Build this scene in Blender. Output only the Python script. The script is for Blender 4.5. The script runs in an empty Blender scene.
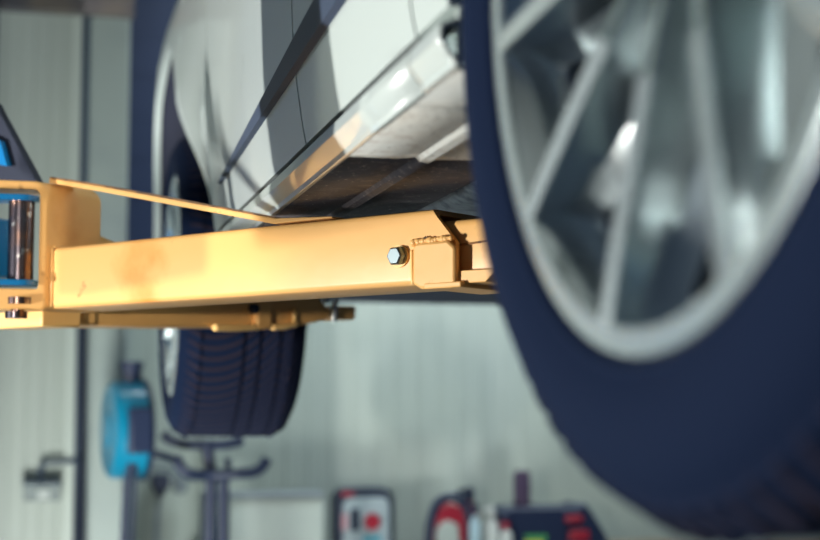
import bpy, bmesh, math, random
from mathutils import Vector, Matrix
random.seed(4)
PI = math.pi
sc = bpy.context.scene
COL = sc.collection
CH = 1.5                      # eye height: the car is up on the hoist
# ------------------------------------------------------------------ camera
YAW, PITCH, FPX = math.radians(13.78), math.radians(5.165), 1529.0
fw = Vector((math.sin(YAW)*math.cos(PITCH), math.cos(YAW)*math.cos(PITCH), math.sin(PITCH)))
rt = Vector((math.cos(YAW), -math.sin(YAW), 0))
up = rt.cross(fw)
cd = bpy.data.cameras.new('camera'); cam = bpy.data.objects.new('camera', cd); COL.objects.link(cam)
cam.location = (0, 0, CH)
cam.rotation_euler = Matrix((rt, up, -fw)).transposed().to_euler()
cd.sensor_width = 36; cd.lens = FPX/820*36; cd.clip_start = .02
cd.dof.use_dof = True; cd.dof.focus_distance = 1.70; cd.dof.aperture_fstop = 4.0
sc.camera = cam
vs = sc.view_settings
vs.view_transform = 'Standard'; vs.look = 'None'; vs.exposure = 0; vs.gamma = 1; vs.use_curve_mapping = False
O = Vector((0, 0, CH))
def ray(x, y): return fw + rt*((x-410)/FPX) + up*((270-y)/FPX)
def atY(x, y, Y): d = ray(x, y); return O + d*(Y/d.y)
def atD(x, y, D): return O + ray(x, y)*D

# ------------------------------------------------------------------ materials
MATS = {}
def mat(name, col, rough=.5, metal=0, coat=0, noise=None, bump=None, spec=.5, trans=0, emit=None):
    if name in MATS: return MATS[name]
    m = bpy.data.materials.new(name); m.use_nodes = True
    nt = m.node_tree; b = nt.nodes['Principled BSDF']
    b.inputs['Base Color'].default_value = (*col, 1)
    b.inputs['Roughness'].default_value = rough; b.inputs['Metallic'].default_value = metal
    b.inputs['Coat Weight'].default_value = coat; b.inputs['Coat Roughness'].default_value = .06
    b.inputs['Specular IOR Level'].default_value = spec
    b.inputs['Transmission Weight'].default_value = trans
    if emit: b.inputs['Emission Color'].default_value = (*emit[0], 1); b.inputs['Emission Strength'].default_value = emit[1]
    tc = nt.nodes.new('ShaderNodeTexCoord')
    if noise:                                        # list of (scale, lo, hi, colour): dirt, dust, wear
        cur = None
        for sc_, lo, hi, c2 in noise:
            n = nt.nodes.new('ShaderNodeTexNoise'); n.inputs['Scale'].default_value = sc_; n.inputs['Detail'].default_value = 6
            nt.links.new(tc.outputs['Object'], n.inputs['Vector'])
            mr = nt.nodes.new('ShaderNodeMapRange'); mr.inputs['From Min'].default_value = lo; mr.inputs['From Max'].default_value = hi
            nt.links.new(n.outputs['Fac'], mr.inputs['Value'])
            mx = nt.nodes.new('ShaderNodeMix'); mx.data_type = 'RGBA'
            nt.links.new(mr.outputs['Result'], mx.inputs[0])
            if cur: nt.links.new(cur, mx.inputs[6])
            else: mx.inputs[6].default_value = (*col, 1)
            mx.inputs[7].default_value = (*c2, 1); cur = mx.outputs[2]
        nt.links.new(cur, b.inputs['Base Color'])
    if bump:
        n = nt.nodes.new('ShaderNodeTexNoise'); n.inputs['Scale'].default_value = bump[0]; n.inputs['Detail'].default_value = 5
        nt.links.new(tc.outputs['Object'], n.inputs['Vector'])
        bp = nt.nodes.new('ShaderNodeBump'); bp.inputs['Strength'].default_value = bump[1]; bp.inputs['Distance'].default_value = .003
        nt.links.new(n.outputs['Fac'], bp.inputs['Height']); nt.links.new(bp.outputs['Normal'], b.inputs['Normal'])
    MATS[name] = m; return m

YEL = mat('yellow_paint', (.78, .44, .15), .38, spec=.4, noise=[(3, .62, .9, (.72, .30, .05)), (28, .68, .78, (.30, .13, .04)), (5, .60, .70, (.66, .30, .07))], bump=(40, .12))
YEL2 = mat('yellow_bright', (.95, .60, .22), .35, noise=[(30, .66, .75, (.6, .3, .08))])
BRN = mat('worn_edge_paint', (.30, .13, .03), .6, noise=[(60, .45, .6, (.08, .04, .02))])
WHITE = mat('white_car_paint', (.60, .68, .66), .30, coat=.8, noise=[(9, .66, .85, (.5, .57, .55))])
BLK = mat('black_plastic', (.012, .022, .060), .45)
BLKG = mat('black_gloss_trim', (.035, .055, .10), .6, coat=0)
NAVY = mat('dark_shutter', (.012, .028, .085), .6)
RUB = mat('seal_rubber', (.008, .014, .035), .7)
STEEL = mat('bright_steel', (.55, .60, .62), .25, 1)
PIN = mat('oiled_steel', (.10, .09, .11), .25, 1, noise=[(25, .45, .7, (.30, .16, .10)), (60, .6, .7, (.5, .5, .5))])
BLUE = mat('blue_paint', (.0, .16, .42), .3, coat=.4)
BLUE2 = mat('blue_reel_plastic', (.0, .20, .34), .35, coat=.3)
ALLOY = mat('alloy', (.66, .73, .74), .17, 1)
MACH = mat('machined_aluminium', (.66, .76, .77), .26, .78)
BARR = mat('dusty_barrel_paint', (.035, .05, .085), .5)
DARKM = mat('dark_metal', (.02, .03, .06), .5, .4)
DISC = mat('brake_disc', (.05, .05, .08), .45, .5)
UNDER = mat('dusty_underbody', (.46, .48, .46), .7, noise=[(7, .4, .75, (.50, .49, .44)), (55, .56, .74, (.34, .30, .27)), (160, .62, .70, (.12, .10, .09))], bump=(90, .4))
UNDERD = mat('dusty_shade_underbody', (.055, .055, .07), .7, noise=[(7, .4, .75, (.09, .08, .085)), (55, .55, .75, (.15, .13, .13)), (160, .64, .72, (.4, .36, .33))], bump=(90, .4))  # dust over a base darkened to deepen the shadow under the sill
UNDERL = mat('dusty_grey_cover', (.40, .40, .36), .6, noise=[(7, .5, .8, (.30, .26, .21)), (90, .60, .72, (.18, .15, .12))], bump=(120, .3))
TANK = mat('mottled_heat_shield', (.34, .38, .42), .42, .6, noise=[(45, .45, .6, (.12, .14, .18))], bump=(55, 1))
LINER = mat('arch_liner', (.018, .022, .045), .8)
WALLM = mat('wall_panel', (.42, .48, .44), .55, noise=[(1.2, .45, .8, (.36, .42, .41))])
WALLL = mat('wall_panel_light', (.52, .57, .52), .5, noise=[(1.5, .45, .8, (.46, .51, .48))])
FLOORM = mat('concrete_floor', (.20, .22, .23), .5, noise=[(1.5, .4, .7, (.15, .17, .18)), (12, .55, .75, (.22, .23, .24))])
CEILM = mat('ceiling_sheet', (.35, .38, .38), .7)
COLM = mat('column_paint', (.46, .53, .50), .45, noise=[(4, .45, .75, (.38, .44, .44))])
TRIM = mat('pale_trim', (.66, .72, .66), .4)
TRIMD = mat('dark_joint', (.05, .08, .13), .6)
BEAM = mat('rusty_beam', (.20, .17, .14), .7, noise=[(6, .4, .7, (.10, .10, .12))])
REDM = mat('red_paint', (.32, .015, .035), .4)
WHT = mat('white_plastic', (.62, .66, .64), .4)
GREEN = mat('green_label', (.08, .35, .12), .5)
YLB = mat('yellow_label', (.7, .55, .05), .5)
TEAL = mat('teal_label', (.02, .30, .42), .5)
GREYP = mat('grey_plastic', (.20, .24, .27), .5)
GLASS = mat('clear_plastic', (.75, .82, .82), .12, trans=.6)
WIN = mat('tinted_glass', (.02, .03, .05), .06, coat=1)
BENCHM = mat('bench_top', (.25, .20, .15), .6, noise=[(10, .4, .7, (.18, .14, .10))])

def tyre_mat(name, n, k, strength):
    m = mat(name, (.003, .010, .034), .85, spec=.12); nt = m.node_tree; b = nt.nodes['Principled BSDF']
    tc = nt.nodes.new('ShaderNodeTexCoord'); s = nt.nodes.new('ShaderNodeSeparateXYZ'); nt.links.new(tc.outputs['Object'], s.inputs[0])
    def M(op, a, b_=None, c=None):
        x = nt.nodes.new('ShaderNodeMath'); x.operation = op
        for i, q in enumerate((a, b_, c)):
            if q is None: continue
            if isinstance(q, (int, float)): x.inputs[i].default_value = q
            else: nt.links.new(q, x.inputs[i])
        return x.outputs[0]
    ang = M('ARCTAN2', s.outputs[2], s.outputs[1])
    xx = M('SUBTRACT', s.outputs[0], .055)
    cv = M('MULTIPLY', M('MULTIPLY', xx, xx), k)
    h = M('SINE', M('ADD', M('MULTIPLY', ang, n), cv))
    rad = M('SQRT', M('ADD', M('MULTIPLY', s.outputs[1], s.outputs[1]), M('MULTIPLY', s.outputs[2], s.outputs[2])))
    mask = M('MULTIPLY', M('SUBTRACT', rad, .306), 60); mask.node.use_clamp = True
    hh = M('MULTIPLY', M('POWER', M('MULTIPLY_ADD', h, .5, .5), 4.0), mask)
    mx = nt.nodes.new('ShaderNodeMix'); mx.data_type = 'RGBA'; nt.links.new(hh, mx.inputs[0])
    mx.inputs[6].default_value = (.003, .010, .034, 1); mx.inputs[7].default_value = (.030, .022, .032, 1)
    nt.links.new(mx.outputs[2], b.inputs['Base Color'])
    bp = nt.nodes.new('ShaderNodeBump'); bp.inputs['Strength'].default_value = strength; bp.inputs['Distance'].default_value = .004
    nt.links.new(hh, bp.inputs['Height']); nt.links.new(bp.outputs['Normal'], b.inputs['Normal'])
    return m
TYRE = tyre_mat('tyre_rubber', 84, 1400, .6)

# ------------------------------------------------------------------ mesh helpers
def build(name, bm, m, parent=None, smooth=False, bevel=0, seg=2, label=None, auto=None):
    bmesh.ops.recalc_face_normals(bm, faces=bm.faces[:])
    me = bpy.data.meshes.new(name); bm.to_mesh(me); bm.free()
    o = bpy.data.objects.new(name, me); COL.objects.link(o)
    me.materials.append(m)
    if parent: o.parent = parent
    if smooth:
        for p in me.polygons: p.use_smooth = True
        if auto: me.set_sharp_from_angle(angle=math.radians(auto))
    if bevel:
        md = o.modifiers.new('bevel', 'BEVEL'); md.width = bevel; md.segments = seg; md.limit_method = 'ANGLE'; md.angle_limit = math.radians(35)
        for p in me.polygons: p.use_smooth = True
        me.set_sharp_from_angle(angle=math.radians(50))
    if label: o['label'] = label
    return o
def tag(o, label, cat, group=None):
    o['label'] = label; o['category'] = cat
    if group: o['group'] = group
    return o
def empty(name, loc, label, cat, group=None):
    o = bpy.data.objects.new(name, None); COL.objects.link(o); o.empty_display_size = .1
    o.location = loc; bpy.context.view_layer.update()
    return tag(o, label, cat, group)
def adopt(root, o):                                  # parent keeping world placement (roots are only translated)
    o.parent = root; o.location = Vector(o.location) - root.location
    return o
def box(bm, c, s, M=None):
    r = bmesh.ops.create_cube(bm, size=1)
    T = Matrix.Translation(c) @ (M.to_4x4() if M else Matrix.Identity(4)) @ Matrix.Diagonal((*s, 1))
    bmesh.ops.transform(bm, matrix=T, verts=r['verts']); return r['verts']
def prism(bm, pts, ext):                             # polygon (world points) pushed along ext
    a = [bm.verts.new(p) for p in pts]; b = [bm.verts.new(Vector(p)+ext) for p in pts]
    bm.faces.new(a); bm.faces.new(b[::-1]); n = len(a)
    for i in range(n): bm.faces.new((a[i], a[(i+1) % n], b[(i+1) % n], b[i]))
def frame(ax):
    ax = Vector(ax).normalized(); h = Vector((0, 0, 1)) if abs(ax.z) < .9 else Vector((1, 0, 0))
    a = ax.cross(h).normalized(); return a, ax.cross(a)
def lathe(bm, prof, o=(0, 0, 0), ax=(1, 0, 0), seg=64, closed=False, n=None):
    o = Vector(o); ax = Vector(ax).normalized(); a, b = frame(ax); rings = []
    for x, r in prof:
        if r < 1e-6: rings.append([bm.verts.new(o+ax*x)]); continue
        rings.append([bm.verts.new(o+ax*x+(a*math.cos(t)+b*math.sin(t))*r) for t in (2*PI*i/seg for i in range(seg))])
    R = list(zip(rings, rings[1:])) + ([(rings[-1], rings[0])] if closed else [])
    for p, q in R:
        for i in range(seg):
            j = (i+1) % seg
            if len(p) == 1 and len(q) == 1: continue
            if len(p) == 1: bm.faces.new((p[0], q[i], q[j]))
            elif len(q) == 1: bm.faces.new((p[i], p[j], q[0]))
            else: bm.faces.new((p[i], p[j], q[j], q[i]))
def cyl(bm, p, q, r, seg=24, r2=None):
    p, q = Vector(p), Vector(q); L = (q-p).length
    lathe(bm, [(0, 0), (0, r), (L, r if r2 is None else r2), (L, 0)], p, q-p, seg)
def tube(bm, pts, r, seg=12, sub=6):
    P = [Vector(p) for p in pts]
    if len(P) > 2 and sub > 1:                       # catmull-rom
        Q = [P[0]+(P[0]-P[1])]+P+[P[-1]+(P[-1]-P[-2])]; out = []
        for i in range(1, len(Q)-2):
            for k in range(sub):
                t = k/sub; a, b, c, d = Q[i-1:i+3]
                out.append(.5*((2*b)+(c-a)*t+(2*a-5*b+4*c-d)*t*t+(3*b-a-3*c+d)*t**3))
        P = out+[P[-1]]
    rings = []; prev = None
    for i, p in enumerate(P):
        t = (P[min(i+1, len(P)-1)]-P[max(i-1, 0)]).normalized()
        if prev is None: a, b = frame(t)
        else: a = (prev-t*prev.dot(t)).normalized(); b = t.cross(a)
        prev = a
        rings.append([bm.verts.new(p+(a*math.cos(s)+b*math.sin(s))*r) for s in (2*PI*k/seg for k in range(seg))])
    for p, q in zip(rings, rings[1:]):
        for i in range(seg): bm.faces.new((p[i], p[(i+1) % seg], q[(i+1) % seg], q[i]))
    bm.faces.new(rings[0][::-1]); bm.faces.new(rings[-1])
def quadgrid(bm, rows):                              # rows of points
    V = [[bm.verts.new(p) for p in r] for r in rows]
    for a, b in zip(V, V[1:]):
        for i in range(len(a)-1): bm.faces.new((a[i], a[i+1], b[i+1], b[i]))
def solid(o, t, off=-1):
    md = o.modifiers.new('thickness', 'SOLIDIFY'); md.thickness = t; md.offset = off; return o
B = bmesh.new
def V(x, y, z): return Vector((x, y, z+CH))          # z measured from the eye height

# ------------------------------------------------------------------ the workshop
def struct(name, bm, m, **k):
    o = build(name, bm, m, **k); o['kind'] = 'structure'; return o
bm = B(); box(bm, (1.5, 2.2, -.05), (10, 10, .1)); struct('floor', bm, FLOORM)
bm = B(); box(bm, (1.5, 2.9, 4.05), (10, 8.6, .1)); struct('ceiling', bm, CEILM)
def corrugated(x0, x1, Y, z0, z1, pitch, depth):
    bm = B(); pts = []; x = x0
    while x < x1:
        for dx, dy in ((0, 0), (pitch*.80, 0), (pitch*.85, -depth), (pitch*.95, -depth)):
            if x+dx <= x1: pts.append((x+dx, Y+dy))
        x += pitch
    pts.append((x1, Y))
    f = [bm.verts.new((a, b, z0)) for a, b in pts]; g = [bm.verts.new((a, b, z1)) for a, b in pts]
    for i in range(len(pts)-1): bm.faces.new((f[i], f[i+1], g[i+1], g[i]))
    e = bmesh.ops.extrude_face_region(bm, geom=bm.faces[:])
    bmesh.ops.translate(bm, verts=[v for v in e['geom'] if isinstance(v, bmesh.types.BMVert)], vec=(0, .08, 0))
    return bm
YB = 6.6
struct('wall_back', corrugated(.1, 6.4, YB, 0, 4, .098, .004), WALLM)
YL = 5.5
xl = atY(77, 300, YL).x
struct('wall_left', corrugated(-3.4, xl, YL, 0, 4, .052, .003), WALLL)
bm = B(); a = atY(68, 300, YL-.02); b = atY(77, 300, YL-.02); box(bm, ((a.x+b.x)/2, YL-.02, 2), (b.x-a.x, .03, 4)); struct('trim_1', bm, TRIM, bevel=.004)
bm = B(); a = atY(78, 300, 5.45); b = atY(86, 300, 5.45); box(bm, ((a.x+b.x)/2, 5.47, 2), (b.x-a.x, .06, 4)); struct('trim_2', bm, TRIMD)
# steel column beside the joint
a = atY(86, 300, 5.3); b = atY(126, 300, 5.3)
bm = B(); box(bm, ((a.x+b.x)/2, 5.45, 2.0), (b.x-a.x, .3, 4)); struct('wall_column', bm, COLM, bevel=.008)
# dark shutter high on the back wall
a = atY(127, 300, 6.4); b = atY(215, 300, 6.4); zb = atY(150, 285, 6.4).z
bm = B()
for k in range(20):
    z = zb+.09*k
    box(bm, ((a.x+b.x)/2, 6.548, z+.045), (b.x-a.x, .09 if k % 2 else .096, .09))
shut = tag(build('roller_shutter', bm, NAVY), 'dark navy slatted shutter high on the wall behind the front wheel', 'shutter')
for gx_ in (a.x+.012, b.x-.012):
    bm = B(); box(bm, (gx_, 6.562, 1.9), (.024, .05, 3.8)); build('guide_rail', bm, COLM, shut)
# overhead beam
a = atY(-60, 4, 5.1); b = atY(134, 4, 5.1)
bm = B(); box(bm, ((a.x+b.x)/2, 5.1, a.z+.04), (b.x-a.x+.0, .06, .09)); box(bm, ((a.x+b.x)/2, 5.1, a.z+.05), (b.x-a.x, .14, .015))
for x in (a.x+.1, b.x-.12): box(bm, (x, 5.1, (a.z+4)/2+.04), (.03, .03, 4-a.z-.08))
tag(build('overhead_rail', bm, BEAM), 'brown and grey steel rail hanging under the ceiling above the column', 'rail')

# ------------------------------------------------------------------ car
car = empty('car', (1.16, 2.0, 0), 'glossy white car raised on the lift arms, seen along its left side from below', 'car')
def part(name, bm, m, parent=None, **k):
    o = build(name, bm, m, **k)
    return adopt(car, o) if parent is None else o
YF, YR, AZ, AR = 3.335, .679, .40, .385
def sm(t): t = max(0, min(1, t)); return t*t*(3-2*t)
def lerp(tab, z):
    for (z0, x0), (z1, x1) in zip(tab, tab[1:]):
        if z <= z1: return x0+(x1-x0)*max(0, (z-z0)/(z1-z0))
    return tab[-1][1]
DOOR = [(.27, .276), (.30, .270), (.35, .263), (.40, .259), (.5, .255), (.65, .252), (.8, .256), (.9, .264), (1.0, .280)]
FEND = [(.25, .268), (.4, .260), (.6, .260), (.72, .262), (.80, .268), (.88, .284), (.94, .310), (.98, .326), (1.0, .385)]
def PX(Y, z):
    f = sm((Y-2.3)/.8)
    x = lerp(DOOR, z)*(1-f)+lerp(FEND, z)*f
    x += .075*sm((Y-2.35)/.6)*sm((.62-z)/.26)*(1-sm((Y-3.0)/.3))
    x += .30*max(0, (Y-3.55)/.8)**2 if Y > 3.55 else 0
    # rear arch flare
    x += .012*sm((1.5-Y)/.5)*sm((z-.30)/.2)
    return x
def panel(y0, y1, ztop, n=26, arch=None, zbot=.2785, nz=22, mirror=False):
    ys = [y0+(y1-y0)*i/n for i in range(n+1)]
    if arch:
        yc, zc, r = arch
        ys = [y for y in ys if abs(y-yc) > r+.004]
        ys += [yc-r*math.cos(PI*k/40) for k in range(41) if y0 <= yc-r*math.cos(PI*k/40) <= y1]
        for e in (yc-r-.0008, yc+r+.0008):
            if y0 < e < y1: ys.append(e)
        ys.sort()
    rows = []
    for y in ys:
        zb = zbot(y) if callable(zbot) else zbot
        if arch and abs(y-arch[0]) <= arch[2]: zb = arch[1]+math.sqrt(max(0, arch[2]**2-(y-arch[0])**2))
        zt = ztop(y) if callable(ztop) else ztop
        row = []
        for k in range(nz+1):
            z = zb+(zt-zb)*(k/nz)**1.2
            row.append(V(PX(y, z) if not mirror else 2.32-PX(y, z), y, z))
        rows.append(row)
    bm = B(); quadgrid(bm, rows); return bm
def inward(o, t=.018):
    # the shell's thickness goes towards the car's inside
    md = o.modifiers.new('thickness', 'SOLIDIFY'); md.thickness = t; md.offset = 0; md.use_even_offset = False
    return o
def shell(name, *a, label=None, **k):
    bm = panel(*a, **k); e = bmesh.ops.extrude_face_region(bm, geom=bm.faces[:])
    dx = -.016 if k.get('mirror') else .016
    bmesh.ops.translate(bm, verts=[v for v in e['geom'] if isinstance(v, bmesh.types.BMVert)], vec=(dx, 0, 0))
    return part(name, bm, WHITE, smooth=True, auto=40, label=label)
for mir in (False, True):
    shell('front_fender', 2.385, 4.25, 1.0, arch=(YF, AZ, AR), zbot=lambda y: .2785 if y < 3 else .31, n=40, mirror=mir)
    shell('front_door', 1.583, 2.380, 1.0, mirror=mir)
    shell('rear_door', 1.10, 1.577, 1.0, mirror=mir, n=16)
    shell('rear_fender', -.30, 1.095, 1.0, arch=(YR, AZ, .326), n=30, mirror=mir)
# sill cover: white rocker with a step and a turned-under edge
def sill(y0, y1, prof, m, name, t=.004, label=None):
    bm = B(); quadgrid(bm, [[V(x, y0+(y1-y0)*i/10, z) for x, z in prof] for i in range(11)])
    o = part(name, bm, m, label=label, smooth=True, auto=25); solid(o, t, 0); return o
SP = [(.292, .276), (.284, .270), (.2705, .266), (.2695, .256), (.276, .247), (.2800, .243), (.2808, .2385), (.284, .2380)]
sill(1.103, 2.95, SP, WHITE, 'sill_cover')
sill(1.009, 1.100, SP, WHITE, 'sill_cover')
bm = B(); box(bm, V(.365, 1.013, .262), (.165, .006, .044)); part('sill_end_plate', bm, WHITE)
sill(1.105, 2.95, [(.300, .285), (.277, .273), (.275, .268), (.300, .262)], RUB, 'door_seal')
UP = [(.2838, .2378), (.330, .238), (.349, .240), (.353, .236), (.360, .2345), (.367, .238), (.40, .239), (.445, .240), (.452, .262)]
sill(1.143, 1.398, UP, UNDER, 'underbody_panel', .004)
sill(1.020, 1.140, UP, UNDER, 'underbody_panel', .004)
sill(1.402, 2.95, UP, UNDERD, 'underbody_panel', .004)  # same underbody run, its shadow put into a darker colour
# floor pan, tunnel, heat shield, undertray
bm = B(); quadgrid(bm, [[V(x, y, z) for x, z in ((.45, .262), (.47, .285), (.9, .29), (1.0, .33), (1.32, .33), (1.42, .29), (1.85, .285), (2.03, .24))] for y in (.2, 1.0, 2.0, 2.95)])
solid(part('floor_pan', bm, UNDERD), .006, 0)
bm = B(); rows = []
for i in range(13):
    y = 1.62+.1*i; rows.append([V(x, y, z+.004*math.sin(i*2.1)) for x, z in ((.50, .275), (.52, .262), (.60, .255), (.72, .256), (.80, .262), (.82, .275))])
quadgrid(bm, rows); solid(part('heat_shield', bm, TANK, smooth=True), .004, 0)
bm = B(); tube(bm, [V(.46, 1.25, .272), V(.455, 1.6, .270), V(.46, 2.1, .272), V(.46, 2.9, .272)], .006); part('brake_line', bm, STEEL)
bm = B(); quadgrid(bm, [[V(x, y, z) for x in (.62, .9, 1.16, 1.42, 1.70)] for y, z in ((2.75, .262), (2.95, .268), (3.6, .275), (4.05, .290), (4.25, .31), (4.40, .44))])
solid(part('undertray', bm, RUB), .01, 0)
# side moulding: dark wedge narrowing to the front
bm = B(); rows = []
for i in range(31):
    y = 1.10+1.15*i/30
    t = (y-1.10)/1.15; zc_t = .418-.084*t; zc_b = .367-.035*t
    rows.append([V(PX(y, zc_b)+.002, y, zc_b), V(PX(y, zc_b)-.007, y, zc_b+.1*(zc_t-zc_b)), V(PX(y, zc_t)-.007, y, zc_t-.1*(zc_t-zc_b)), V(PX(y, zc_t)+.002, y, zc_t)])
quadgrid(bm, rows); part('side_moulding', bm, BLKG, smooth=True, auto=40, label='dark side moulding')
# hood, bumper, glasshouse (seen only from other positions)
bm = B(); quadgrid(bm, [[V(x, y, z-.10*((x-1.16)/.8)**2*0 - d) for x, z in ((PX(min(y, 4.25), 1.0), 1.0), (.6, 1.04), (1.16, 1.06), (1.72, 1.04), (2.32-PX(min(y, 4.25), 1.0), 1.0))] for y, d in ((2.75, 0), (3.4, .01), (3.9, .03), (4.25, .0))])
solid(part('hood', bm, WHITE, smooth=True), .01, 0)
bm = B(); rows = []
for k in range(9):
    z = .42+(1.0-.42)*k/8; x0 = PX(4.25, z); b_ = .22*math.sin(PI*(k+.5)/9)**.5
    rows.append([V(x0, 4.25, z), V(x0+.12, 4.25+b_*.8, z), V(.95, 4.27+b_*1.2, z), V(1.37, 4.27+b_*1.2, z), V(2.32-x0-.12, 4.25+b_*.8, z), V(2.32-x0, 4.25, z)])
quadgrid(bm, rows); solid(part('front_bumper', bm, WHITE, smooth=True), .01, 0)
bm = B(); quadgrid(bm, [[V(.282, .1, 1.0), V(.40, .3, 1.40)], [V(.282, 1.2, 1.0), V(.41, 1.2, 1.47)], [V(.282, 2.1, 1.0), V(.42, 1.9, 1.45)], [V(.285, 2.8, 1.0), V(.43, 2.05, 1.42)]])
solid(part('side_window', bm, WIN), .006, 0)
bm = B(); quadgrid(bm, [[V(2.038, .1, 1.0), V(1.92, .3, 1.40)], [V(2.038, 1.2, 1.0), V(1.91, 1.2, 1.47)], [V(2.038, 2.1, 1.0), V(1.90, 1.9, 1.45)], [V(2.035, 2.8, 1.0), V(1.89, 2.05, 1.42)]])
solid(part('side_window', bm, WIN), .006, 0)
bm = B(); quadgrid(bm, [[V(.42, 2.05, 1.42), V(1.16, 2.12, 1.45), V(1.90, 2.05, 1.42)], [V(.40, 2.80, 1.02), V(1.16, 2.95, 1.05), V(1.92, 2.80, 1.02)]])
solid(part('windscreen', bm, WIN, smooth=True), .006, 0)
bm = B(); quadgrid(bm, [[V(.40, .3, 1.40), V(1.16, .25, 1.46), V(1.92, .3, 1.40)], [V(.41, 1.2, 1.47), V(1.16, 1.2, 1.53), V(1.91, 1.2, 1.47)], [V(.42, 2.05, 1.42), V(1.16, 2.12, 1.47), V(1.90, 2.05, 1.42)]])
solid(part('roof', bm, WHITE, smooth=True), .01, 0)
# arch liners
for yc in (YF, YR):
    bm = B(); rows = []
    for k in range(33):
        RR = (AR if yc > 2 else .326)+.006
        t = PI*(-.06+1.12*k/32); y = yc-RR*math.cos(t); z = AZ+RR*math.sin(t)
        x0 = PX(y, z)+.018
        rows.append([V(x0, y, z), V(x0+.10, y, z), V(.62, y, z)])
    quadgrid(bm, rows)
    bmesh.ops.recalc_face_normals(bm, faces=bm.faces[:])
    o = solid(part('wheel_arch_liner', bm, LINER, smooth=True), .006, 0)
    bm = B(); rows = []
    for k in range(17):
        t = PI*k/16; rows.append([V(.60, yc-AR*math.cos(t), AZ+AR*math.sin(t)), V(.60, yc-AR*math.cos(t)*.98, .28)])
    quadgrid(bm, rows); solid(part('inner_arch_wall', bm, BLK), .006, 0)

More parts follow.
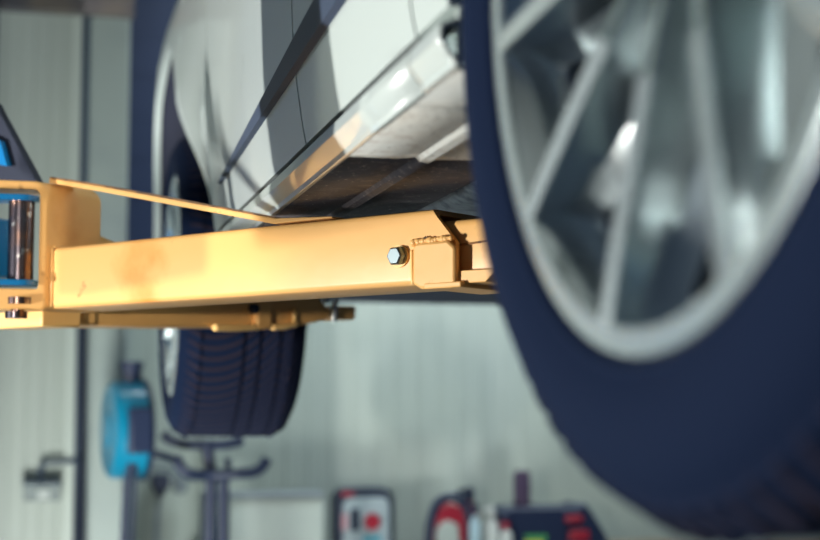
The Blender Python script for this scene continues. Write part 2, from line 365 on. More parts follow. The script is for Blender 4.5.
# ------------------------------------------------------------------ wheels
def make_wheel(Yc, w, a0, label):
    hub = V(.282 if Yc < 2 else .290, Yc, .265)
    bm = B()
    # front of the rim: lip and step
    lathe(bm, [(.012, .2385), (.002, .2405), (-.001, .2385), (.0015, .2262), (.010, .2210), (.030, .217), (.034, .213), (.034, .221), (.02, .226)], seg=128, closed=True)
    # centre
    lathe(bm, [(.034, 0), (.034, .030), (.040, .034), (.040, .066), (.050, .078), (.085, .084), (.095, .07), (.095, 0)], seg=64)
    # ten blade spokes, concave towards the centre, ridge narrow in front and flared behind
    rb = B()
    for k, aa in enumerate((-81, -48.5, -12.5, 23, 56, 93, 129, 165, 201, 239)):
        t = math.radians(a0+12+aa)
        rad = Vector((0, -math.sin(t), -math.cos(t))); tan = Vector((0, -math.cos(t), math.sin(t)))
        rows = []; rr_ = []
        for i in range(13):
            q = i/12; r = .060+q*(.228-.060)
            xf = .017*(1-q)**1.2-.0005
            wf = .0068+.0015*(1-q)                     # half width of the machined ridge
            wb = wf+.013+.024*(1-q)**1.2   # half width at the back
            xb = .032+.036*(1-q)
            sec = [(xf+.0008, -wf), (xf, -wf*.6), (xf, wf*.6), (xf+.0008, wf), (xf+.008, wf+.0010), (xf+.016, wf+.002), (xb-.013, wf+.0045), (xb-.002, wb), (xb+.004, wb), (xb+.004, -wb), (xb-.002, -wb), (xb-.013, -wf-.0045), (xf+.016, -wf-.002), (xf+.008, -wf-.0010)]
            rows.append([Vector((x, 0, 0))+rad*r+tan*s for x, s in sec])
        # machined ridge: two facets meeting in a low crest
            r2 = [(xf-.0012, -wf), (xf-.0034, -wf*.25), (xf-.0012, wf), (xf+.002, wf), (xf+.002, -wf)]
            if i >= 3: rr_.append([Vector((x, 0, 0))+rad*(r if i < 12 else r+.002)+tan*s_ for x, s_ in r2])
        VV = [[rb.verts.new(p) for p in row] for row in rr_]
        for a, b in zip(VV, VV[1:]):
            for j in range(5): rb.faces.new((a[j], a[(j+1) % 5], b[(j+1) % 5], b[j]))
        rb.faces.new(VV[0][::-1]); rb.faces.new(VV[-1])
        VV = [[bm.verts.new(p) for p in row] for row in rows]
        for a, b in zip(VV, VV[1:]):
            n = len(a)
            for j in range(n): bm.faces.new((a[j], a[(j+1) % n], b[(j+1) % n], b[j]))
        bm.faces.new(VV[0][::-1]); bm.faces.new(VV[-1])
    wh = part('wheel', bm, ALLOY, smooth=True, auto=32, label=label)
    wh.location = hub-car.location
    build('spoke_ridges', rb, MACH, wh, smooth=True, auto=15)
    lb = B(); lathe(lb, [(.004, .2408), (-.0022, .2405), (-.0032, .2385), (-.0018, .2275), (.0004, .2262), (.003, .230), (.004, .238)], seg=128, closed=True)
    build('rim_lip', lb, MACH, wh, smooth=True, auto=40)
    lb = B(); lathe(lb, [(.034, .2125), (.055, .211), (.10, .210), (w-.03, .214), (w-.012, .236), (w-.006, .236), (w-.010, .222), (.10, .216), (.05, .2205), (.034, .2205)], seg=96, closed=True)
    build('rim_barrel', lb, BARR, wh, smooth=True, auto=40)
    bm = B()
    prof = [(.016, .226), (.006, .2395), (-.003, .243), (-.006, .2465), (-.005, .250), (-.010, .262), (-.011, .276), (-.008, .292), (-.002, .303), (.004, .3095), (.0045, .3125), (.012, .319), (.022, .3235), (.034, .3258)]
    gx = [.055, .095, .150, .190] if w > .24 else [.118, .150, .190]
    x_end = w-.034
    for g in gx: prof += [(g-.0045, .3268), (g-.0035, .3205), (g+.0035, .3205), (g+.0045, .3268)]
    prof += [(x_end, .3258), (w-.022, .3235), (w-.012, .319), (w-.003, .309), (w+.008, .29), (w+.010, .27), (w+.004, .25), (w-.008, .239), (w-.016, .226), (w-.05, .221), (.06, .221)]
    lathe(bm, prof, seg=144, closed=True)
    # shoulder blocks
    for k in range(64):
        t = 2*PI*k/64
        rad = Vector((0, math.cos(t), math.sin(t))); tan = Vector((0, -math.sin(t), math.cos(t)))
        for xc, s in ((.017, 1), (w-.017, -1)):
            M = Matrix((Vector((1, 0, .62*s)).normalized().x*Vector((1, 0, 0))+rad*.53*s, tan, rad*.85-Vector((.53*s, 0, 0)))).transposed()
            box(bm, Vector((xc, 0, 0))+rad*.3197, (.030, .020, .0036), M)
    ty = build('tire', bm, TYRE, wh, smooth=True, auto=30)
    bm = B(); lathe(bm, [(.105, .055), (.105, .158), (.112, .158), (.112, .163), (.130, .163), (.130, .055)], seg=72, closed=True)
    lathe(bm, [(.096, 0), (.096, .070), (.104, .078), (.125, .078), (.125, 0)], seg=48)
    build('brake_disc', bm, DISC, wh, smooth=True, auto=35)
    bm = B()
    for k in range(9):
        t = math.radians(-30+k*7.5)
        rad = Vector((0, math.cos(t), math.sin(t))); tan = Vector((0, -math.sin(t), math.cos(t)))
        M = Matrix((Vector((1, 0, 0)), rad, tan)).transposed()
        box(bm, Vector((.122, 0, 0))+rad*.152, (.064, .052, .024), M)
    build('brake_caliper', bm, DARKM, wh, bevel=.004)
    bm = B(); cyl(bm, (.125, 0, 0), (w+.12, 0, 0), .032); cyl(bm, (.14, 0, .0), (.5, .0, .03), .018); cyl(bm, (.16, .02, -.02), (.19, .05, .5), .024)
    lathe(bm, [(.14, .0), (.14, .16), (.146, .16), (.146, 0)], seg=40)
    build('suspension', bm, DARKM, wh)
    bm = B()
    bm.free()
    for k in range(5):
        bm = B(); t = 2*PI*k/5+.3; cyl(bm, (.030, .05*math.cos(t), .05*math.sin(t)), (.05, .05*math.cos(t), .05*math.sin(t)), .0095, 6)
        build('wheel_bolt', bm, STEEL, wh)
    bm = B(); lathe(bm, [(.026, 0), (.027, .024), (.034, .028), (.04, .028)], seg=40)
    build('centre_cap', bm, STEEL, wh, smooth=True)
    return wh
make_wheel(YR, .255, -12, 'blurred rear wheel filling the right foreground')
make_wheel(YF, .238, 4, 'front wheel seen edge-on with its tread towards us')

# ------------------------------------------------------------------ lift
BY0, BY1, BZ = 1.385, 1.735, CH+.133
lift = empty('vehicle_lift', (-.80, 3.10, 0), 'yellow armed vehicle lift with blue carriage holding up the white car', 'car lift')
def lp(name, bm, m, parent=None, **k):
    o = build(name, bm, m, **k)
    return adopt(lift, o) if parent is None else o
A_ = atD(52, 306, 2.04); B_ = atD(440, 287, 1.632)
zb = (A_.z+B_.z)/2; A_.z = B_.z = zb
u = (B_-A_).normalized(); w = Vector((-u.y, u.x, 0))
if w.y < 0: w = -w
def FP(px, py, off=0):                                # pixel -> the arm's front plane (off = depth behind it)
    d = ray(px, py); A = A_+w*off
    t = (A-O).dot(w)/d.dot(w); return O+d*t
def su(px, py=280, off=0): return (FP(px, py, off)-A_).dot(u)
H = FP(56, 246).z-zb; H2 = FP(425, 211).z-zb; H = (H+H2)/2
WD = .092
def AR_(s, k, h): return A_+u*s+w*k+Vector((0, 0, h))
def ring(bm, s_of, w0, w1, h0, h1, r, t, s0, hollow=True):
    """rounded rectangular tube along the arm; s_of(h) gives the far end"""
    def rr(w0, w1, h0, h1, r):
        o = []
        for cx, cy, a in ((w1-r, h1-r, 0), (w0+r, h1-r, 90), (w0+r, h0+r, 180), (w1-r, h0+r, 270)):
            for k in range(5):
                q = math.radians(a+22.5*k); o.append((cx+r*math.cos(q), cy+r*math.sin(q)))
        m_ = h0+(h1-h0)*.53
        o.insert(10, (w0, m_)); o.append((w1, m_))
        return o
    out = rr(w0, w1, h0, h1, r); inn = rr(w0+t, w1-t, h0+t, h1-t, max(.0016, r-t))
    o0 = [bm.verts.new(AR_(s0, a, b)) for a, b in out]; o1 = [bm.verts.new(AR_(s_of(b), a, b)) for a, b in out]
    i0 = [bm.verts.new(AR_(s0, a, b)) for a, b in inn]; i1 = [bm.verts.new(AR_(s_of(b), a, b)) for a, b in inn]
    n = len(out)
    for i in range(n):
        j = (i+1) % n
        bm.faces.new((o0[i], o0[j], o1[j], o1[i])); bm.faces.new((i0[i], i1[i], i1[j], i0[j]))
        bm.faces.new((o1[i], o1[j], i1[j], i1[i])); bm.faces.new((o0[i], i0[i], i0[j], o0[j]))
sT, sB = su(431, 212), su(456, 245)
bm = B(); ring(bm, lambda h: sB if h < H*.54 else sB+(sT-sB)*(h-H*.53)/(H*.47), 0, WD, 0, H, .0072, .0064, 0)
arm = lp('swing_arm', bm, YEL, smooth=True, auto=50, label='rear swing arm, sharp and bright in the middle')
arm_loc = Vector(lift.location)
def ap(name, bm, m, parent=arm, **k):                 # child of an arm (same coordinates as its parent)
    return build(name, bm, m, parent, **k)
# extension tube sliding inside
sE = su(500, 270); bm = B()
ring(bm, lambda h: sE+.30, .0096, WD-.0096, .0048, H-.0128, .008, .0056, sT-.25)
ap('extension_tube', bm, YEL, smooth=True, auto=50, label='darker orange sliding tube')
bm = B(); tube(bm, [AR_(su(448), .0084, H*.50), AR_(su(462), .0084, H*.50+.0005), AR_(su(478), .0084, H*.52), AR_(sE, .0084, H*.53)], .0013, 6); ap('scratch_seam', bm, BRN)
bm = B(); e0, e1 = su(455, 280), su(494, 280); prism(bm, [AR_(e0, -.001, -.001), AR_(e1-.010, -.001, -.001), AR_(e1, -.001, .008), AR_(e1, -.001, .0125), AR_(e0, -.001, .0125)], w*WD); ap('bottom_lip', bm, YEL, bevel=.001)
# collar with weld
f0 = -.008
bm = B(); pts = [FP(x, y, f0) for x, y in ((412, 247), (416, 243), (447, 240), (455, 247), (455, 284), (450, 288), (420, 289), (412, 284))]
prism(bm, pts, w*.0088); ap('end_collar', bm, YEL, bevel=.0032)
bm = B(); box(bm, AR_(su(447), WD/2-.0032, -.0024), (.0496, WD+.0112, .0064), Matrix((u, w, Vector((0, 0, 1)))).transposed()); ap('collar_underside', bm, YEL, bevel=.0016)
bm = B(); random.seed(2)
for k in range(16):
    x = 414+37*k/15; c = FP(x, 242-3.5*k/15+random.uniform(-.9, .9), -.0032); bmesh.ops.create_icosphere(bm, subdivisions=2, radius=random.uniform(.0028, .0048), matrix=Matrix.Translation(c))
ap('weld_bead', bm, YEL, smooth=True)
bm = B(); tube(bm, [FP(412, 250, -.0016), FP(412, 265, -.0016), FP(413, 284, -.0016)], .0022, 8); ap('weld_bead', bm, YEL2, smooth=True)
bm = B()
for k in range(7):
    c = FP(416+random.uniform(0, 12), 239+random.uniform(-1.6, 1.6), -.0024); bmesh.ops.create_icosphere(bm, subdivisions=1, radius=random.uniform(.0012, .0028), matrix=Matrix.Translation(c))
ap('chipped_paint', bm, BRN)
# hex bolt with washer
c = FP(400, 256.5); bm = B()
lathe(bm, [(-.0008, 0), (-.0008, .0124), (.0024, .0124), (.0024, 0)], c, -w, 32); ap('washer', bm, YEL2, smooth=True, auto=40)
BOLT = mat('bolt_zinc', (.20, .25, .27), .38, .9)
bm = B(); lathe(bm, [(.0, 0), (.0, .0108), (.0072, .0108), (.0092, .0092), (.0092, 0)], c-w*.0024, -w, 6); ap('hex_bolt', bm, BOLT, bevel=.0006, label='shiny hex bolt')
# yoke: bent U plate whose web stands across the arm
YH = FP(42, 184).z-zb; s0 = -.0016; tk = .0112; Lf = .16; wy0, wy1 = -.0096, .083
def yoke(bm):
    out = []; r = .0208
    zl, zh = -.0016, YH
    def arc(cx, cz, r, a0, a1): return [(cx+r*math.cos(math.radians(a0+(a1-a0)*k/8)), cz+r*math.sin(math.radians(a0+(a1-a0)*k/8))) for k in range(9)]
    outer = [(-Lf, zh)]+arc(s0-r, zh-r, r, 90, 0)+arc(s0-.008, zl+.008, .008, 0, -90)+[(-Lf, zl)]
    TB_ = FP(42, 290).z-zb
    inner = [(-Lf, TB_)]+arc(s0-tk-.0032, TB_+.0032, .0032, -90, 0)+arc(s0-tk-(r-tk), zh-r, r-tk, 0, 90)+[(-Lf, zh-tk)]
    pts = [AR_(s0, wy0, h)+Vector((1, 0, 0))*(s-s0) for s, h in outer+inner]
    prism(bm, pts, w*(wy1-wy0))
bm = B(); yoke(bm); yk = ap('yoke', bm, YEL, bevel=.0024)
bm = B(); tube(bm, [AR_(0, .0, H+.0008), AR_(.0, WD*.5, H+.0016), AR_(.0, WD, H+.0008)], .0024, 8); tube(bm, [AR_(0, -.0008, .0024), AR_(0, -.0008, H)], .0024, 8); ap('weld_bead', bm, YEL, smooth=True)
# strap running down from the yoke to the arm's top
p0, p1, p2, p3 = FP(40, 183), FP(100, 191.5), FP(272, 222), FP(330, 217)
zz = [YH+.0008, p1.z-zb, H+.0016, H+.0016]
ss = [-.016, (p1-A_).dot(u), (p2-A_).dot(u), (p3-A_).dot(u)]
t_ = .0068; lo = [(ss[0], zz[0]), (ss[1], zz[1]), (ss[2], zz[2]), (ss[3], zz[3])]
bm = B(); prism(bm, [AR_(s, .0032, h) for s, h in lo]+[AR_(s, .0032, h+t_*(1 if i else .3)) for i, (s, h) in enumerate(lo[::-1])], w*.036)
ap('brace_strap', bm, YEL, bevel=.001, label='thin flat brace running from the yoke down to the arm')
bm = B(); prism(bm, [AR_(ss[0], .0048, zz[0]+t_), AR_(ss[1], .0048, zz[1]+t_), AR_(ss[2], .0048, zz[2]+t_), AR_(ss[2], .0048, zz[2]+t_+.0012), AR_(ss[1], .0048, zz[1]+t_+.002), AR_(ss[0], .0048, zz[0]+t_+.002)], w*.032)
ap('worn_edge', bm, BRN)
# pivot pin and carriage lugs
yf = (AR_(s0, wy0, 0)).y; pc = atY(21, 240, yf+.010); pr = .0172
def zy(y): return atY(21, y, yf).z
zt_, zl_ = zy(200), zy(284)
bm = B(); cyl(bm, (pc.x, pc.y, zl_), (pc.x, pc.y, zt_), pr, 40); lp('pivot_pin', bm, PIN, smooth=True, auto=40, label='oily dark steel pin')
bm = B(); cyl(bm, (pc.x, pc.y, zy(304)), (pc.x, pc.y, zy(297)), pr*1.04, 40); cyl(bm, (pc.x-.004, pc.y, zy(318)), (pc.x-.004, pc.y, zy(311)), pr*.86, 40); cyl(bm, (pc.x-.002, pc.y, zy(316)), (pc.x-.002, pc.y, zy(300)), pr*.5, 24)
lp('pin_retainer', bm, PIN, smooth=True, auto=40)
def lug(z, th, m, nm):
    bm = B(); pts = [Vector((pc.x+pr*1.35*math.cos(t), pc.y+pr*1.35*math.sin(t), z)) for t in [math.radians(-90+18*k) for k in range(11)]]
    pts += [Vector((-.30, pc.y+pr*1.35, z)), Vector((-.30, pc.y-pr*1.35, z))]
    prism(bm, pts, Vector((0, 0, th))); return lp(nm, bm, m, bevel=.0016)
lug(zy(201), .008, BLUE, 'carriage_lug')
lug(zy(286), .008, BLUE, 'carriage_lug')
# post and carriage (left of the picture)
bm = B()
PO = Vector((-.80, 3.10, 0)); QQ = Matrix.Rotation(math.radians(-50), 3, 'Z')
pts = [(-.18, -.18), (.18, -.18), (.18, -.12), (-.12, -.12), (-.12, .12), (.18, .12), (.18, .18), (-.18, .18)]
prism(bm, [PO+QQ@Vector((x, y, 0)) for x, y in pts], Vector((0, 0, 3.6))); box(bm, PO+Vector((0, 0, .01)), (.5, .5, .02)); lp('post', bm, BLUE, bevel=.004)
cb = Vector((pc.x-.06, pc.y+.05, (zl_+zt_)/2)); cdir = (PO-cb); cdir.z = 0
cM = Matrix((cdir.normalized(), Vector((-cdir.normalized().y, cdir.normalized().x, 0)), Vector((0, 0, 1)))).transposed()
bm = B(); box(bm, cb+cdir*.5+Vector((0, 0, 0)), (cdir.length, .12, zt_-zl_-.03), cM); box(bm, (PO.x+.05, PO.y-.06, cb.z+.1), (.16, .2, .5), cM); lp('carriage', bm, BLUE, bevel=.004)
# unseen blocker, added to shade the doors and underbody
bm = B(); box(bm, (-.11, (BY0+BY1)/2, (BZ+4)/2), (.06, BY1-BY0, 4-BZ)); tag(build('shadow_blocker', bm, COLM, bevel=.006), 'added grey slab, out of view on the left, that throws the shadow on the doors', 'light blocker')
# black triangular guard above the yoke, blue plate behind its edge
bm = B(); prism(bm, [FP(x, y, .03) for x, y in ((-30, 103), (-5, 103), (0, 113), (35, 178), (37, 183), (30, 186), (-30, 186))], w*.012); lp('arm_guard', bm, RUB, bevel=.001)
bm = B(); prism(bm, [FP(x, y, .018) for x, y in ((-40, 120), (0, 141), (7, 166), (-40, 158))], w*.008); lp('release_plate', bm, BLUE)

# front arm, going away under the front of the sill
F0 = atD(44, 320, 2.10); F1 = atD(340, 320, 2.58)
F0.z = F1.z = 0; uf = (F1-F0).normalized(); wf_ = Vector((-uf.y, uf.x, 0))
if wf_.y < 0: wf_ = -wf_
def FQ(px, py, off=0):
    d = ray(px, py); A = F0+wf_*off
    dd = Vector((d.x, d.y, 0)); t = (A-Vector((0, 0, 0))).dot(wf_)/dd.dot(wf_); return O+d*t
bm = B(); prism(bm, [FQ(x, y) for x, y in ((84, 290), (84, 325.5), (200, 327), (300, 326), (326, 320), (334, 314), (318, 296), (308, 288), (200, 286))], wf_*.10)
arm2 = lp('swing_arm', bm, YEL, bevel=.004, label='front swing arm, blurred below and behind the sharp one')
bm = B(); prism(bm, [FQ(x, y, -.02) for x, y in ((42, 309.5), (42, 326.5), (81, 327.5), (82, 311))], wf_*.12); build('end_plate', bm, YEL2, arm2, bevel=.003, label='bright end plate')
bm = B(); prism(bm, [FQ(x, y, -.006) for x, y in ((82, 308), (82, 325), (97, 325), (97, 309))], wf_*.04); build('end_block', bm, YEL, arm2, bevel=.004)
bm = B(); prism(bm, [FQ(x, y, .0) for x, y in ((96, 234), (120, 244), (130, 250), (96, 250))], wf_*.02); build('gusset', bm, YEL, arm2, bevel=.001)
bm = B(); prism(bm, [FQ(x, y, -.012) for x, y in ((258, 298), (258, 329), (272, 329), (272, 298))], wf_*.02)
build('clamp_plate', bm, YEL, arm2, bevel=.003)
bm = B(); tube(bm, [FQ(214, 327.5, -.006), FQ(235, 328, -.008), FQ(258, 327, -.006)], .0055, 8); tube(bm, [FQ(272, 327, -.006), FQ(285, 326.5, -.008), FQ(296, 324, -.006)], .005, 8); tube(bm, [FQ(294, 324, -.006), FQ(294.5, 308, -.006)], .004, 8)
build('weld_bead', bm, YEL2, arm2, smooth=True)
bm = B(); c = FQ(252, 309); lathe(bm, [(-.01, 0), (-.01, .009), (.010, .009), (.012, .006), (.012, 0)], c, -wf_, 6); build('hex_bolt', bm, DARKM, arm2, label='dark hex bolt')
bm = B(); prism(bm, [FQ(x, y, .01) for x, y in ((332, 305.5), (332, 320), (356, 320), (357, 306))], wf_*.04); build('end_stop', bm, YEL, arm2, bevel=.005)
for x in (325.5, 335.5):
    bm = B(); a = FQ(x, 282, .03); b = FQ(x, 304, .03); cyl(bm, a, b, .0055, 16); build('pad_screw', bm, STEEL, arm2, smooth=True, auto=40)
bm = B(); a = FQ(334, 304, .0); b = FQ(334, 321, .0); cyl(bm, a, b, .006, 16); build('pad_screw', bm, STEEL, arm2, smooth=True, auto=40)
a = FQ(330, 282, .03); bm = B(); cyl(bm, (a.x, a.y, a.z+.000), (a.x, a.y, a.z+.014), .038, 32); build('lift_pad', bm, RUB, arm2, bevel=.003)
# rear arm's pad, under the sill just ahead of the near wheel
pe = AR_(sE+.24, WD/2, 0); bm = B(); cyl(bm, (pe.x, pe.y, zb+H-.02), (pe.x, pe.y, CH+.236), .05, 32); ap('lift_pad', bm, RUB, bevel=.003)

# ------------------------------------------------------------------ background things
# hose reel
Yr = 4.9
rc = atY(112, 430, Yr); ax = Vector((-.99, -.13, 0)).normalized()
reel = empty('hose_reel', (rc.x+.05, rc.y, rc.z-.16), 'bright blue round hose reel with black front hanging beside the pale column', 'hose reel')
def rp(o): return adopt(reel, o)
bm = B(); lathe(bm, [(-.100, 0), (-.100, .135), (-.088, .152), (0, .152), (.012, .140), (.016, .06), (.022, .055), (.022, 0)], rc, ax, 64); rp(build('drum', bm, BLUE2, smooth=True, auto=35))
bm = B(); lathe(bm, [(-.104, .10), (-.104, .158), (-.090, .162), (-.090, .10)], rc, ax, 48, closed=True); rp(build('drum_rim', bm, BLK, smooth=True, auto=35))
q = Matrix((Vector(ax), Vector((ax.y*-1, ax.x, 0)), Vector((0, 0, 1)))).transposed()
bm = B(); box(bm, rc+ax*-.055+Vector((.02, -.125, .0)), (.075, .09, .14), q); rp(build('hose_outlet', bm, BLK, bevel=.008))
bm = B(); cyl(bm, rc+ax*-.06+Vector((0, 0, .10)), rc+ax*-.06+Vector((0, 0, .215)), .030, 20); cyl(bm, rc+ax*-.06+Vector((0, 0, .19)), rc+ax*-.06+Vector((0, 0, .215)), .036, 20)
box(bm, rc+ax*-.06+Vector((0, .17, .19)), (.03, .34, .03)); rp(build('hanger', bm, BLK, bevel=.004))
bm = B(); h0 = atY(129, 470, Yr-.1); tube(bm, [h0+Vector((.02, 0, .06)), h0, atY(126, 505, Yr-.1), atY(123, 560, Yr-.1), atY(122, 640, Yr-.1)], .011); h1 = atY(136, 455, Yr-.1); tube(bm, [h1, atY(134, 500, Yr-.1), atY(131, 560, Yr-.1), atY(129, 640, Yr-.1)], .006)
rp(build('hose', bm, BLK, smooth=True))

# pipe and junction box on the left wall
bm = B(); Yp = YL-.05
tube(bm, [atY(80, 250, Yp), atY(80, 340, Yp), atY(81, 445, Yp), atY(80, 456, Yp), atY(72, 461, Yp), atY(58, 462, Yp), atY(45, 463, Yp), atY(41, 470, Yp), atY(41, 486, Yp)], .0085)
tag(build('conduit_pipe', bm, TRIMD, smooth=True), 'thin dark pipe bending left to the small wall box', 'pipe')
a = atY(42, 492, YL-.05); jb = empty('wall_socket_box', (a.x, a.y, a.z-.04), 'pale socket box with dark lid on the wall at lower left', 'socket box')
bm = B(); box(bm, (a.x, a.y, a.z), (.125, .085, .06)); adopt(jb, build('body', bm, GLASS, bevel=.006))
bm = B(); box(bm, (a.x, a.y-.002, a.z+.034), (.132, .092, .010)); adopt(jb, build('lid', bm, TRIMD, bevel=.004))
bm = B(); box(bm, (a.x+.005, a.y-.046, a.z-.006), (.04, .008, .03)); adopt(jb, build('socket_face', bm, WHT, bevel=.003))
# thick dark hose hanging down the joint
bm = B(); tube(bm, [atY(84, 280, 5.2), atY(82.5, 400, 5.2), atY(82, 480, 5.2), atY(81, 560, 5.2)], .012); tube(bm, [atY(82, 455, 5.18), atY(79, 505, 5.18), atY(77, 580, 5.18)], .012)
tag(build('hanging_cable', bm, RUB, smooth=True), 'thick dark cable hanging down the joint left of the column', 'cable')

# small black connector with its lead and a clear filter bowl
a = atY(160, 484, 6.5); cn = empty('air_regulator', (a.x, a.y, a.z-.05), 'small black air fitting with clear bowl and hanging lead right of the blue reel', 'air fitting')
bm = B(); box(bm, (a.x, a.y+.02, a.z+.01), (.07, .14, .06)); lathe(bm, [(0, 0), (0, .03), (.04, .018), (.04, 0)], (a.x, a.y, a.z-.01), (0, 0, -1), 20); adopt(cn, build('body', bm, BLK, bevel=.005))
bm = B(); b = atY(180, 487, 6.5); lathe(bm, [(0, 0), (0, .03), (.05, .028), (.06, 0)], (b.x, b.y, b.z+.03), (0, 0, -1), 24); cyl(bm, (a.x, a.y, a.z+.015), (b.x, b.y, b.z+.03), .009, 12); adopt(cn, build('bowl', bm, GREYP, smooth=True, auto=40))
bm = B(); tube(bm, [(a.x, a.y, a.z-.045), atY(157, 515, 6.5), atY(156, 538, 6.5), atY(156, 548, 6.5)], .010); adopt(cn, build('lead', bm, GREYP, smooth=True))
bm = B(); tube(bm, [atY(150, 460, 6.5), atY(160, 468, 6.5), atY(172, 470, 6.5), (b.x, b.y, b.z+.03)], .007); adopt(cn, build('pipe', bm, GREYP, smooth=True))

# black stand with curved hooks
Ys = 5.0
st = empty('hook_stand', (atY(217, 480, Ys).x, Ys, 0), 'black steel stand with upturned curved hooks below the front wheel', 'stand')
def sp(o): return adopt(st, o)
bm = B()
for x in (211, 224):
    t = atY(x, 472, Ys); cyl(bm, (t.x, Ys, .03), (t.x, Ys, t.z), .018, 20)
t = atY(207, 440, Ys); cyl(bm, (atY(211, 480, Ys).x, Ys, atY(211, 480, Ys).z), (t.x, Ys, t.z), .02, 20)
sp(build('pole', bm, BLK, smooth=True, auto=40))
bm = B(); tube(bm, [atY(163, 433, Ys), atY(170, 440, Ys), atY(184, 444, Ys), atY(207, 445, Ys), atY(228, 444, Ys), atY(243, 440, Ys)], .017); sp(build('hook', bm, BLK, smooth=True))
bm = B(); tube(bm, [atY(176, 456, Ys-.08), atY(180, 466, Ys-.08), atY(190, 474, Ys-.08), atY(210, 475, Ys-.06), atY(235, 474, Ys-.08), atY(254, 472, Ys-.08), atY(263, 466, Ys-.08), atY(267, 458, Ys-.08)], .018); sp(build('hook', bm, BLK, smooth=True))
bm = B(); tube(bm, [atY(148, 452, Ys+.05), atY(160, 455, Ys+.05), atY(178, 460, Ys+.0)], .012); sp(build('prong', bm, BLK, smooth=True)); bm = B(); cyl(bm, atY(228, 458, Ys-.05), atY(228, 474, Ys-.05), .011, 12); sp(build('prong', bm, BLK, smooth=True))
bm = B(); c = st.location; box(bm, (c.x, Ys, .02), (.5, .06, .03)); box(bm, (c.x, Ys, .02), (.06, .5, .03)); sp(build('base', bm, BLK, bevel=.005))

# unseen dark slab, added to give the doors their dark reflection
lk = empty('dark_reflection_slab', (-.315, 4.84, 0), 'added dark navy slab, out of view on the left, that darkens the reflection in the car doors', 'dark slab')
bm = B(); box(bm, (-.315, 4.84, 2.0), (.36, .26, 3.96)); adopt(lk, build('slab_core', bm, NAVY, bevel=.006))
bm = B(); box(bm, (-.315, 4.84, .012), (.5, .32, .02)); adopt(lk, build('base_plate', bm, DARKM))
# workbench along the back wall and what stands on it
Yw = 6.0; bz = atY(400, 556, Yw).z
wb = empty('workbench', (2.12, 6.2, 0), 'long brown topped workbench against the back wall below the frame', 'workbench')
bm = B(); box(bm, (2.12, 6.2, bz-.03), (3.0, .66, .06)); adopt(wb, build('worktop', bm, BENCHM, bevel=.005))
bm = B(); box(bm, (2.12, 6.24, (bz-.06)/2+.04), (2.9, .5, bz-.14)); adopt(wb, build('cabinet', bm, GREYP, bevel=.005))
for x, y in ((.68, 5.95), (3.5, 5.95), (.68, 6.45), (3.5, 6.45)):
    bm = B(); box(bm, (x, y, (bz-.06)/2), (.06, .06, bz-.06)); adopt(wb, build('leg', bm, DARKM))
def TB(x, y, Y=Yw):
    p = atY(x, y, Y)
    if y > 552: p.z = bz+.001                        # feet stand on the bench
    return p
# white panel case with dark top rail
a = TB(228, 498); b = TB(322, 498); c_ = ((a.x+b.x)/2)
bx = empty('storage_box', (c_, Yw, bz), 'pale grey box with a dark top rail, left on the bench', 'storage box')
bm = B(); box(bm, (c_, Yw+.02, (a.z+bz)/2), (b.x-a.x, .16, a.z-bz)); adopt(bx, build('body', bm, COLM, bevel=.012))
a2 = TB(201, 496, Yw+.05); bm = B(); box(bm, ((a2.x+b.x)/2, Yw+.02, a.z+.010), (b.x-a2.x, .18, .022)); adopt(bx, build('top_rail', bm, GREYP, bevel=.008))
bm = B(); a3 = TB(203, 496); box(bm, (a3.x+.004, Yw+.03, (a.z+bz)/2), (.014, .14, a.z-bz)); adopt(bx, build('end_strut', bm, GREYP, bevel=.003))
# portable case with rounded dark frame
a = TB(334, 488); b = TB(391, 488); cx = (a.x+b.x)/2; W_ = b.x-a.x; Ht = a.z-bz
cs = empty('charger_case', (cx, Yw, bz), 'upright case with a rounded dark frame and a red round dial, mid bench', 'case')
def rrect(cx, z0, z1, W, r, Y):
    o = []
    for sx, cz, a0 in ((1, z1-r, 0), (-1, z1-r, 90)):
        for k in range(7):
            t = math.radians(a0+15*k); o.append(Vector((cx+sx*(W/2-r)+r*math.cos(t), Y, cz+r*math.sin(t))))
    return o+[Vector((cx-W/2, Y, z0)), Vector((cx+W/2, Y, z0))]
bm = B(); prism(bm, rrect(cx, bz, a.z, W_, .05, Yw-.06), Vector((0, .13, 0))); adopt(cs, build('body', bm, DARKM, bevel=.006))
bm = B(); prism(bm, rrect(cx+.002, bz+.02, a.z-.035, W_*.80, .03, Yw-.066), Vector((0, .008, 0))); adopt(cs, build('front_panel', bm, mat('pale_blue_panel', (.34, .42, .46), .4), bevel=.002))
c = TB(372, 522, Yw-.07); bm = B(); lathe(bm, [(0, 0), (0, .034), (.018, .030), (.018, 0)], c, (0, -1, 0), 28); adopt(cs, build('dial', bm, REDM, smooth=True, auto=40))
c = TB(352, 520, Yw-.07); bm = B(); box(bm, (c.x+.012, Yw-.07, c.z), (.035, .012, .085)); adopt(cs, build('meter', bm, DARKM, bevel=.003))
c = TB(346, 522, Yw-.07); bm = B(); box(bm, (c.x-.006, Yw-.07, c.z), (.02, .012, .06)); adopt(cs, build('label_plate', bm, mat('pink_label', (.5, .28, .32), .5)))
c = TB(372, 539, Yw-.07); bm = B(); box(bm, (c.x, Yw-.07, c.z), (.07, .01, .022)); adopt(cs, build('teal_strip', bm, TEAL))
c = TB(348, 494, Yw-.07); bm = B(); box(bm, (c.x, Yw-.066, c.z), (.05, .012, .018)); adopt(cs, build('red_button', bm, REDM, bevel=.003))
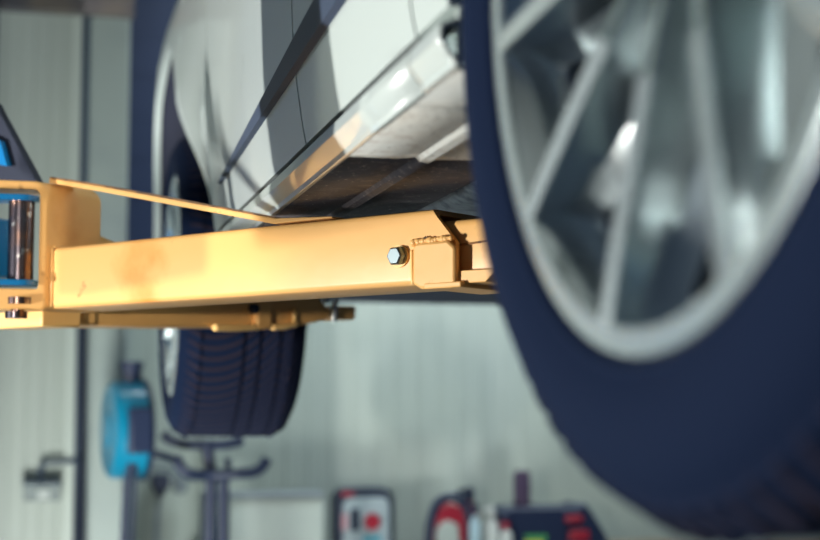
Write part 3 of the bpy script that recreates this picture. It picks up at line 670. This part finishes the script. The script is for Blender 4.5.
# round drum with black handle arch, red cap and pale face
c = TB(452, 528); dr = empty('battery_charger', (c.x, Yw, bz), 'round backed black unit with red top and pale face beside the white bottles', 'battery charger')
bm = B(); tube(bm, [TB(428, 549), TB(430, 525), TB(437, 504), TB(449, 497), TB(461, 501), TB(468, 520), TB(470, 549)], .019); adopt(dr, build('handle', bm, BLK, smooth=True))
bm = B(); prism(bm, [TB(x, y, Yw-.02) for x, y in ((436, 556), (437, 520), (442, 508), (452, 503), (462, 508), (466, 522), (467, 556))], Vector((0, .12, 0))); adopt(dr, build('body', bm, REDM, bevel=.006))
bm = B(); prism(bm, [TB(x, y, Yw-.04) for x, y in ((437, 556), (438, 530), (442, 523), (450, 521), (458, 525), (461, 556))], Vector((0, .03, 0))); adopt(dr, build('face', bm, COLM, bevel=.004))
# bottles
def bottle(px, ytop, r, m, mc, label, nm='spray_bottle', Y=Yw):
    t = TB(px, ytop, Y); e = empty(nm, (t.x, Y, bz), label, 'bottle', None); h = t.z-bz
    bm = B(); lathe(bm, [(0, 0), (0, r), (h*.62, r), (h*.74, r*.45), (h*.80, r*.42), (h*.80, 0)], (t.x, Y, bz), (0, 0, 1), 24); adopt(e, build('body', bm, m, smooth=True, auto=40))
    bm = B(); lathe(bm, [(h*.79, 0), (h*.79, r*.55), (h*.97, r*.5), (h, r*.3), (h, 0)], (t.x, Y, bz), (0, 0, 1), 24); box(bm, (t.x-r*.6, Y, bz+h*.93), (r*1.3, r*.5, h*.08)); adopt(e, build('cap', bm, mc, smooth=True, auto=40))
bottle(469, 487, .040, REDM, BLK, 'tall red bottle with a black cap beside the round unit', Y=Yw+.12)
bottle(475, 503, .022, mat('light_blue_plastic', (.45, .62, .70), .3), BLK, 'slim pale blue bottle in front of the tall red one', Y=Yw-.14)
bottle(491, 507, .030, WHT, WHT, 'white bottle left of the black machine', Y=Yw-.02)
bottle(506, 522, .026, WHT, REDM, 'short white bottle with a red cap against the black machine', Y=Yw-.09)
# black bench machine
mc = empty('power_tool', (TB(552, 530).x, Yw, bz), 'black bench machine with an upright dark stack and red knobs at the right', 'machine')
bm = B(); prism(bm, [TB(x, y, Yw-.05) for x, y in ((500, 554.5), (502, 514), (510, 508), (578, 507), (586, 503), (594, 514), (606, 534), (612, 554.5))], Vector((0, .22, 0))); adopt(mc, build('housing', bm, BLK, bevel=.01))
a = TB(525, 471); b = TB(525, 512); bm = B(); lathe(bm, [(0, 0), (0, .036), ((a-b).length-.01, .034), ((a-b).length, .026), ((a-b).length, 0)], (b.x, Yw+.04, b.z), (0, 0, 1), 28); adopt(mc, build('stack', bm, mat('dark_plum', (.05, .03, .07), .5), smooth=True, auto=40))
for x, y, sx, sz in ((574, 519, .075, .028), (579, 536, .085, .045)):
    c = TB(x, y, Yw-.06); bm = B(); box(bm, (c.x, Yw-.06, c.z), (sx, .03, sz)); adopt(mc, build('knob', bm, REDM, bevel=.01, seg=3))
c = TB(536, 538, Yw-.06); bm = B(); box(bm, (c.x, Yw-.055, c.z), (.09, .02, .022)); adopt(mc, build('label_strip', bm, GREEN)); bm = B(); box(bm, (c.x-.01, Yw-.055, c.z-.024), (.08, .02, .022)); adopt(mc, build('label_strip', bm, YLB))

KX, KY, KZ = -2.7, 1.33, 1.10
# ------------------------------------------------------------------ light
def area(name, loc, target, size, power, col=(1, 1, 1), size_y=None, spread=None):
    l = bpy.data.lights.new(name, 'AREA'); l.energy = power; l.color = col; l.size = size
    if size_y: l.shape = 'RECTANGLE'; l.size_y = size_y
    if spread: l.spread = math.radians(spread)
    o = bpy.data.objects.new(name, l); COL.objects.link(o); o.location = loc
    o.rotation_euler = (Vector(target)-Vector(loc)).to_track_quat('-Z', 'Y').to_euler(); return o
area('work_lamp', (KX, KY, KZ), (.5, 1.6, 1.7), .12, 150, (1, .97, .91), .34)
bpy.data.objects['work_lamp'].rotation_euler = (Vector((.3, 2.3, 1.75))-Vector((KX, KY, KZ))).to_track_quat('-Z', 'Y').to_euler()
# broad cool fill added on the left for the paint and rim reflections
area('left_soft_fill', (-4.6, 2.2, 1.5), (2, 2.6, 1.5), 4.2, 8, (.88, .97, 1), 2.4)
area('high_wall_fill', (-1.0, 4.7, 3.9), (-1.0, 5.6, 1.8), 1.4, 6, (.85, .95, 1), .3, 110)  # high fill, added to brighten the left wall
area('high_wall_fill', (1.9, 5.2, 3.9), (1.9, 6.5, 1.6), 2.4, 38, (.84, .96, 1), .3, 110)  # second high fill, added for the back wall
area('left_wall_fill', (-.06, 3.2, .35), (-.1, 5.5, 1.0), .4, 46, (.95, 1, .95))  # low fill, added to brighten the lower left wall
sp_ = bpy.data.lights.new('arm_fill_spot', 'SPOT'); sp_.energy = 190; sp_.color = (1, .90, .76); sp_.spot_size = math.radians(17); sp_.spot_blend = .6; sp_.shadow_soft_size = .04  # narrow spot added to brighten the front lift arm
so = bpy.data.objects.new('arm_fill_spot', sp_); COL.objects.link(so); so.location = (-1.1, -.3, 1.53)
so.rotation_euler = (Vector((.12, 2.15, 1.63))-so.location).to_track_quat('-Z', 'Y').to_euler()
wd = bpy.data.worlds.new('world'); sc.world = wd; wd.use_nodes = True
nt = wd.node_tree; bg = nt.nodes['Background']
tc = nt.nodes.new('ShaderNodeTexCoord'); sx = nt.nodes.new('ShaderNodeSeparateXYZ'); nt.links.new(tc.outputs['Generated'], sx.inputs[0])
cr = nt.nodes.new('ShaderNodeValToRGB'); mr = nt.nodes.new('ShaderNodeMapRange'); mr.inputs['From Min'].default_value = -.3; mr.inputs['From Max'].default_value = .6
nt.links.new(sx.outputs[2], mr.inputs['Value']); nt.links.new(mr.outputs['Result'], cr.inputs[0])
e = cr.color_ramp.elements; e[0].position = 0; e[0].color = (.10, .14, .22, 1); e[1].position = 1; e[1].color = (.16, .26, .45, 1)
k = e.new(.34); k.color = (.22, .32, .45, 1)
nt.links.new(cr.outputs[0], bg.inputs['Color']); bg.inputs['Strength'].default_value = .19
